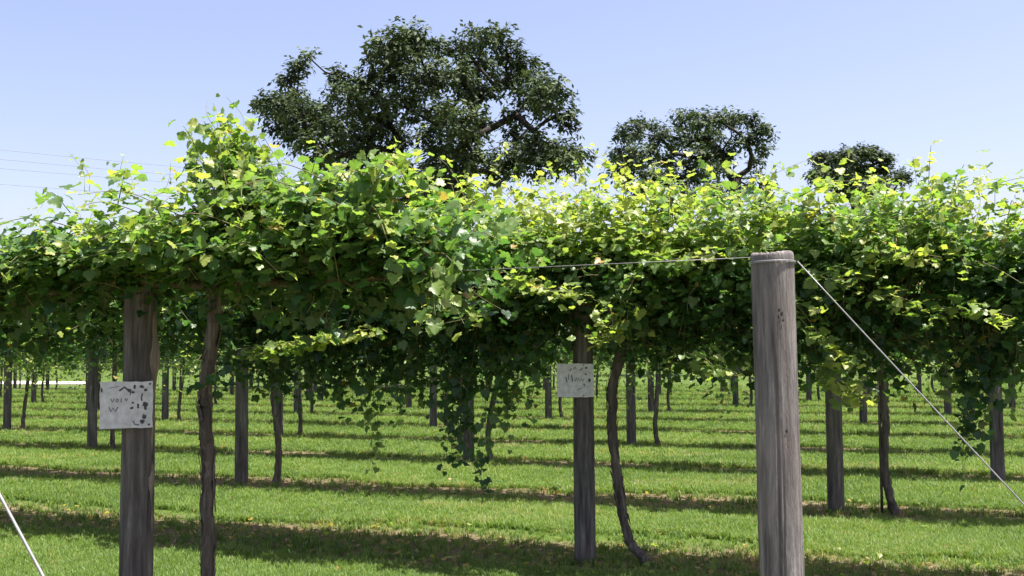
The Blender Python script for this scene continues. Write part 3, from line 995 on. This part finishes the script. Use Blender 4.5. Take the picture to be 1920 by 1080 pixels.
p1, rz1 = on_post(1, -3.806, 1.253, 0.094, 0.055)
sign('square white sign with flaking dark marks nailed to the front-row post', tuple(p1), rz1, 0.248, 0.232,
     [([(0.20, 0.36), (0.23, 0.44), (0.27, 0.36)], 0.022), ([(0.31, 0.38), (0.30, 0.43), (0.34, 0.43), (0.34, 0.37), (0.31, 0.38)], 0.02), ([(0.40, 0.36), (0.40, 0.44)], 0.02), ([(0.47, 0.36), (0.49, 0.42), (0.52, 0.37)], 0.02),
      ([(0.17, 0.54), (0.21, 0.64), (0.25, 0.56), (0.29, 0.64), (0.34, 0.54)], 0.024), ([(0.16, 0.14), (0.36, 0.10)], 0.012), ([(0.56, 0.30), (0.58, 0.24)], 0.02), ([(0.63, 0.84), (0.66, 0.92), (0.74, 0.93)], 0.03)],
     [([(0.36, 0.20), (0.46, 0.12), (0.54, 0.20), (0.58, 0.24)], 0.035), ([(0.60, 0.46), (0.64, 0.46)], 0.035), ([(0.57, 0.58), (0.63, 0.56)], 0.04), ([(0.72, 0.48), (0.72, 0.58)], 0.035), ([(0.80, 0.26), (0.78, 0.36), (0.79, 0.42)], 0.025)],
     [(0.65, 0.12, 0.026, 0.05), (0.62, 0.23, 0.035, 0.03), (0.55, 0.19, 0.04, 0.04), (0.79, 0.12, 0.045, 0.035), (0.86, 0.19, 0.035, 0.032), (0.85, 0.50, 0.05, 0.06), (0.86, 0.58, 0.025, 0.04), (0.84, 0.76, 0.045, 0.05), (0.81, 0.86, 0.05, 0.045), (0.03, 0.18, 0.02, 0.05)],
     [(0.94, 0.06), (0.93, 0.93)], 4)
p2, rz2 = on_post(2, -2.43, 1.295, 0.088, 0.055)
sign('small grey sign with faded handwriting nailed to the shaded second-row post', tuple(p2), rz2, 0.262, 0.238,
     [([(0.33, 0.18), (0.36, 0.22), (0.40, 0.14)], 0.03), ([(0.44, 0.17), (0.50, 0.10), (0.52, 0.18)], 0.03), ([(0.6, 0.2), (0.66, 0.18), (0.70, 0.12)], 0.03), ([(0.24, 0.40), (0.27, 0.56)], 0.035), ([(0.32, 0.30), (0.31, 0.48)], 0.02),
      ([(0.40, 0.34), (0.42, 0.55)], 0.035), ([(0.48, 0.46), (0.50, 0.54)], 0.03), ([(0.52, 0.42), (0.56, 0.54), (0.60, 0.42), (0.63, 0.53)], 0.028), ([(0.66, 0.44), (0.70, 0.54), (0.74, 0.44)], 0.028), ([(0.72, 0.60), (0.76, 0.68)], 0.035), ([(0.55, 0.78), (0.66, 0.74)], 0.02)],
     [([(0.76, 0.30), (0.80, 0.34)], 0.04), ([(0.86, 0.46), (0.90, 0.54)], 0.05)],
     [(0.80, 0.13, 0.035, 0.035), (0.88, 0.50, 0.03, 0.06)], [(0.72, 0.05), (0.72, 0.95)], 6)


# ------------------------------------------------------------------ trees
def tree(name, label, D, base_px, lobes, fork, seed, leaf, per, spread, trunk_r):
    rng = np.random.default_rng(seed)
    base = at_depth(base_px, 700, D)
    base[2] = 0
    root = thing(name, label, 'tree', tuple(base), 0.0, 'trees beyond the vineyard')
    C = []
    for x, y, r in lobes:
        p = at_depth(x, y, D + rng.uniform(-1, 1) * spread)
        C.append((p - base, r * D / FPX))
    # limbs: every lobe joins the nearest point of the skeleton that lies nearer the fork
    f0 = at_depth(fork[0], fork[1], D) - base
    nodes, parent = [np.array([0, 0, -0.3]), f0 * np.array([0.35, 0.35, 0.5]), f0], [-1, 0, 1]
    for p, r in sorted(C, key=lambda q: np.linalg.norm(q[0] - f0)):
        dn = [np.linalg.norm(p - q) + 0.35 * np.linalg.norm(q - f0) for q in nodes[2:]]
        j = int(np.argmin(dn)) + 2
        mid = (nodes[j] + p) / 2 + rng.normal(0, 0.18, 3) * np.linalg.norm(p - nodes[j]) * 0.6 + np.array([0, 0, -0.05 * np.linalg.norm(p - nodes[j])])
        nodes.append(mid); parent.append(j)
        nodes.append(p); parent.append(len(nodes) - 2)
    wgt = np.zeros(len(nodes))
    for i in range(len(nodes) - 1, 0, -1):
        wgt[i] += 1
        wgt[parent[i]] += wgt[i]
    rad = trunk_r * (wgt / wgt[0]) ** 0.58
    parts_t, parts_l = [], []
    parts_t.append(tube(smooth_path([nodes[0], nodes[1], nodes[2]], 14), np.linspace(trunk_r * 1.2, rad[2], 14), 12, True, 0.06, seed, 2))
    for i in range(3, len(nodes)):
        parts_l.append(tube(np.array([nodes[parent[i]], nodes[i]]), [min(rad[i] * 1.15, rad[parent[i]]), rad[i]], 6, True))
    P, Nn, T, Sz, Ct = [], [], [], [], []
    for p, r in C:
        n = max(6, int(per * (r / 0.9) ** 2))
        d = rng.normal(0, 1, (n, 3))
        d[:, 2] = d[:, 2] * 0.9 + 0.15
        d /= np.linalg.norm(d, axis=1)[:, None]
        cen = p + d * r * rng.uniform(0.45, 1.10, (n, 1)) * np.array([1.05, 1.0, 0.82])
        for q in range(min(4, n)):
            parts_l.append(tube(np.array([p, (p + cen[q]) / 2 + rng.normal(0, 0.05, 3), cen[q]]), [0.035, 0.02, 0.01], 4, False))
        k = 13
        dirn = d + rng.normal(0, 0.5, d.shape) + np.array([0, 0, -0.1])
        dirn /= np.linalg.norm(dirn, axis=1)[:, None]
        tt = rng.uniform(-0.3, 0.3, (n, k, 1))
        pp = cen[:, None] + dirn[:, None] * tt + rng.normal(0, 0.085, (n, k, 3)) + np.array([0, 0, -0.06]) * (tt ** 2) * 8
        nn = np.array([0, 0, 0.8]) + d[:, None] * 0.5 + rng.normal(0, 0.45, (n, k, 3))
        ti = dirn[:, None] * 0.5 + rng.normal(0, 0.7, (n, k, 3)) + np.array([0, 0, -0.4])
        P.append(pp.reshape(-1, 3)); Nn.append(nn.reshape(-1, 3)); T.append(ti.reshape(-1, 3))
        Sz.append(rng.uniform(0.7, 1.25, n * k) * leaf)
        Ct.append(np.clip(0.45 + 0.22 * np.repeat(rng.normal(0, 1, n), k) + rng.normal(0, 0.10) + rng.normal(0, 0.1, n * k), 0, 1))
    P, Nn, T, Sz, Ct = map(np.concatenate, (P, Nn, T, Sz, Ct))
    lt = (np.array([(0, 0, 0), (0.24, 0.45, 0.05), (0, 1.0, -0.06), (-0.24, 0.45, 0.05)]), np.array([(0, 1, 2), (0, 2, 3)]))
    link('trunk', mesh_of('trunk', *join(parts_t), M_TRUNK, True), root)
    link('limbs', mesh_of('limbs', *join(parts_l), M_TRUNK, True), root)
    link('crown', bake_leaves('crown', P, frames(Nn, T), Sz, Ct, [lt], M_TREE, rng), root)['kind'] = 'stuff'
    return root


BIG = [(725, 85, 40), (775, 70, 34), (812, 90, 30), (740, 132, 46), (795, 148, 46), (690, 165, 42), (640, 145, 26), (655, 190, 40), (700, 218, 44), (758, 200, 42), (700, 105, 22), (760, 100, 38),
       (905, 70, 34), (940, 62, 18), (870, 92, 34), (900, 128, 44), (850, 138, 38), (955, 105, 34), (985, 130, 32), (1010, 160, 36), (1035, 182, 36), (992, 182, 32), (1050, 215, 28), (1062, 238, 18), (958, 155, 33), (908, 176, 30), (880, 165, 32),
       (830, 212, 38), (862, 226, 42), (822, 258, 44), (872, 268, 36), (838, 308, 44), (802, 345, 46), (850, 340, 30), (900, 300, 30), (905, 235, 20), (968, 215, 22), (1015, 205, 22),
       (560, 125, 24), (577, 106, 12), (540, 150, 26), (552, 190, 36), (502, 193, 26), (478, 194, 16), (570, 220, 42), (528, 232, 32), (612, 214, 40), (600, 262, 42), (650, 252, 40), (690, 262, 34), (570, 262, 34), (520, 200, 26), (620, 300, 34), (680, 300, 34),
       (975, 258, 32), (1010, 272, 34), (1048, 284, 34), (1084, 292, 25), (960, 298, 36), (1010, 308, 36), (1060, 310, 32), (742, 252, 32), (725, 288, 32), (940, 325, 34), (820, 385, 40), (880, 380, 34), (770, 380, 30)]
tree('pecan_tree', 'tallest broad dark tree rising behind the vines', 46.0, 858, BIG, (862, 330), 3, 0.26, 56, 3.2, 0.5)
SECOND = [(1180, 245, 28), (1208, 240, 24), (1166, 290, 26), (1200, 286, 32), (1240, 260, 28), (1284, 226, 28), (1318, 226, 26), (1280, 262, 32), (1330, 258, 32), (1370, 226, 25), (1404, 226, 21), (1424, 250, 24), (1400, 262, 26), (1436, 280, 16),
          (1352, 286, 30), (1308, 296, 32), (1250, 306, 32), (1195, 322, 32), (1290, 332, 32), (1418, 306, 16), (1160, 320, 24), (1345, 225, 20), (1240, 335, 30), (1335, 320, 24), (1425, 345, 24), (1200, 360, 32), (1280, 370, 32), (1340, 360, 26)]
tree('pecan_tree', 'mid-sized round tree with a visible trunk behind the second row', 64.0, 1378, SECOND, (1378, 335), 7, 0.29, 42, 3.2, 0.38)
THIRD = [(1545, 300, 22), (1580, 295, 22), (1610, 288, 20), (1640, 292, 21), (1664, 300, 15), (1560, 325, 26), (1610, 322, 27), (1650, 325, 23), (1692, 332, 16), (1585, 350, 30), (1640, 355, 30), (1535, 330, 18)]
tree('pecan_tree', 'smallest dark treetop peeping over the vines on the right', 82.0, 1610, THIRD, (1605, 380), 9, 0.27, 100, 3.0, 0.4)

# ------------------------------------------------------------------ far hedgerow behind the road
rng = np.random.default_rng(77)
n = 26000
x = rng.uniform(-110, 110, n)
y = 120 + rng.normal(0, 2.2, n)
hgt = 4.2 + 1.0 * np.sin(x * 0.21) + 0.8 * np.sin(x * 0.53 + 1) + 0.5 * np.sin(x * 1.3)
z = hgt * rng.random(n) ** 0.7
P = np.stack([x, y, z], axis=1)
lt = (np.array([(0, 0, 0), (0.3, 0.45, 0.05), (0, 1.0, -0.06), (-0.3, 0.45, 0.05)]), np.array([(0, 1, 2), (0, 2, 3)]))
hd = link('hedgerow', bake_leaves('hedgerow', P, frames(np.array([0, -0.4, 0.8]) + rng.normal(0, 0.5, (n, 3)), rng.normal(0, 1, (n, 3))), rng.uniform(0.5, 0.9, n), rng.random(n), [lt], M_FAR, rng))
tag(hd, 'low distant hedgerow far beyond the vine rows', 'hedge', kind='stuff')


# ------------------------------------------------------------------ power lines
def utility_pole(label, P, heights):
    root = thing('utility_pole', label, 'pole', (P[0], P[1], 0))
    link('pole', mesh_of('pole', *tube(np.array([(0, 0, -0.3), (0, 0, 5), (0, 0, max(heights) + 0.5)]), [0.17, 0.14, 0.11], 12), M_POST_SHADED, True), root)
    for h in heights:
        link('insulator', mesh_of('insulator', *tube(np.array([(0, 0.10, h), (0, 0.16, h), (0, 0.22, h)]), [0.03, 0.06, 0.035], 8), M_CABLE, True), root)


LA = [at_depth(-420, y, 48.0) for y in (236, 257, 277, 311)]
LB = [at_depth(660, y, 74.0) for y in (340, 353, 365, 388)]
utility_pole('wooden utility pole past the left edge', LA[0], [p[2] for p in LA])
utility_pole('wooden utility pole hidden behind the tallest tree', LB[0], [p[2] for p in LB])
for i, nm in enumerate(('topmost', 'second', 'third', 'lowest')):
    A, B = LA[i].copy(), LB[i].copy()
    A[:2], B[:2] = LA[0][:2], LB[0][:2]
    wire_thing('power_line', f'{nm} of the four faint power lines in the sky at the left', 'power line', A, B, 0.010, None, 0, 0.15, 12, M_CABLE)

# ------------------------------------------------------------------ grass
rng = np.random.default_rng(9)
clumps = bpy.data.collections.new('grass_clumps')
for q in range(6):
    V, F = [], []
    for k in range(9):
        a, b = rng.uniform(0, 6.28), rng.uniform(0.2, 0.9)
        h, wd = rng.uniform(0.035, 0.085), rng.uniform(0.003, 0.0052)
        o = rng.normal(0, 0.022, 2)
        dx, dy = math.cos(a), math.sin(a)
        n0 = len(V)
        for s, ww in ((0, 1.0), (0.55, 0.85), (1.0, 0.08)):
            cx, cy_ = o[0] + dx * h * b * s * s, o[1] + dy * h * b * s * s
            cz = h * s * (1 - 0.25 * b * s)
            V += [(cx - dy * wd * ww, cy_ + dx * wd * ww, cz), (cx + dy * wd * ww, cy_ - dx * wd * ww, cz)]
        F += [(n0, n0 + 1, n0 + 3, n0 + 2), (n0 + 2, n0 + 3, n0 + 5, n0 + 4)]
    o = bpy.data.objects.new('grass_clump', mesh_of('grass_clump', V, F, M_GRASS))
    clumps.objects.link(o)
pts, scl, tin = [], [], []
D0, D1 = 5.6, 46.0
n = 480000
# distance drawn so that nearer ground gets more clumps, which grow a little with distance
k = rng.random(n)
d = 1.0 / (1 / D0 + (1 / D1 - 1 / D0) * k)
xx = d * rng.uniform(-0.56, 0.56, n)
P = np.stack([xx, d, np.zeros(n)], axis=1)
rowd = (P @ N - B0) / BR
dist = np.abs((rowd - np.round(rowd)) * BR - np.where(np.round(rowd) == 2, 0.22, 0.1))


def vn(x, y, s):
    return (np.sin(x * 1.3 + s + 1.7 * np.sin(y * 0.9 + s)) + np.sin(x * 2.9 - y * 2.3 + s * 2) * 0.7 + np.sin(x * 0.5 + y * 5.1 + s * 3) * 0.5 + np.sin(x * 6.1 + y * 4.3) * 0.3) / 2.5


ub = P @ U
bare = dist + 0.36 * vn(ub * 0.9, P @ N, 2.0) < np.where(np.round(rowd) == 2, 0.80, np.where(np.round(rowd) == 3, 0.52, 0.30))
keep = ~(bare & (rng.random(n) < 0.93))
P, d, dist, ub = P[keep], d[keep], dist[keep], ub[keep]
n = len(P)
ti = 0.46 + 0.16 * vn(P[:, 0] * 0.6, P[:, 1] * 0.6, 1.0) + rng.normal(0, 0.19, n)
dry = (vn(P[:, 0] * 0.45, P[:, 1] * 0.8, 7.0) > 0.55) & (rng.random(n) < 0.3)
ti = np.where(dry, rng.uniform(0.7, 1.0, n), ti)
ti = np.where((dist < 0.5) & (rng.random(n) < 0.12), rng.uniform(0.75, 1.0, n), ti)
ti = np.clip(ti, 0, 1)
sc = np.clip(0.44 + d * 0.032, 0.56, 1.7) * rng.uniform(0.55, 1.35, n) * (1 + 0.25 * vn(P[:, 0] * 1.5, P[:, 1] * 1.5, 4.0))
me = bpy.data.meshes.new('grass')
me.vertices.add(n)
me.vertices.foreach_set('co', P.astype(np.float32).ravel())
for nm, arr in (('scl', sc), ('tint', ti)):
    me.attributes.new(nm, 'FLOAT', 'POINT').data.foreach_set('value', arr.astype(np.float32))
go = link('grass', me)
tag(go, 'short mown green grass between the vine rows', 'grass', kind='stuff')
ng = bpy.data.node_groups.new('grass_scatter', 'GeometryNodeTree')
ng.interface.new_socket('Geometry', in_out='INPUT', socket_type='NodeSocketGeometry')
ng.interface.new_socket('Geometry', in_out='OUTPUT', socket_type='NodeSocketGeometry')
gi, gout = ng.nodes.new('NodeGroupInput'), ng.nodes.new('NodeGroupOutput')
m2p = ng.nodes.new('GeometryNodeMeshToPoints')
iop = ng.nodes.new('GeometryNodeInstanceOnPoints')
ci = ng.nodes.new('GeometryNodeCollectionInfo')
ci.inputs['Collection'].default_value = clumps
ci.inputs['Separate Children'].default_value = True
ci.inputs['Reset Children'].default_value = True
iop.inputs['Pick Instance'].default_value = True
rz = ng.nodes.new('FunctionNodeRandomValue')
rz.data_type = 'FLOAT_VECTOR'
rz.inputs[0].default_value, rz.inputs[1].default_value = (-0.12, -0.12, 0), (0.12, 0.12, 6.283)
na = ng.nodes.new('GeometryNodeInputNamedAttribute')
na.data_type = 'FLOAT'
na.inputs[0].default_value = 'scl'
L = ng.links.new
L(gi.outputs[0], m2p.inputs['Mesh'])
L(m2p.outputs[0], iop.inputs['Points'])
L(ci.outputs[0], iop.inputs['Instance'])
L(rz.outputs[0], iop.inputs['Rotation'])
L(na.outputs[0], iop.inputs['Scale'])
L(iop.outputs[0], gout.inputs[0])
md = go.modifiers.new('scatter', 'NODES')
md.node_group = ng

# ------------------------------------------------------------------ fallen leaves on the bare strips
rng = np.random.default_rng(21)
n = 900
rr_ = rng.choice([1, 2, 2, 2, 3], n)
P = np.array([at(r, rng.uniform(-9, 3), 0.012 + 0.03 * rng.random(), rng.normal(0, 0.5)) for r in rr_])
fl = link('fallen_leaves', bake_leaves('fallen_leaves', P, frames(np.array([0, 0, 1.0]) + rng.normal(0, 0.4, (n, 3)), rng.normal(0, 1, (n, 3))), rng.uniform(0.025, 0.05, n), np.where(rng.random(n) < 0.75, 1.0, 0.8), TPL_LO, M_LEAF, rng))
tag(fl, 'dry fallen leaves scattered under the near vine rows', 'leaves', kind='stuff')
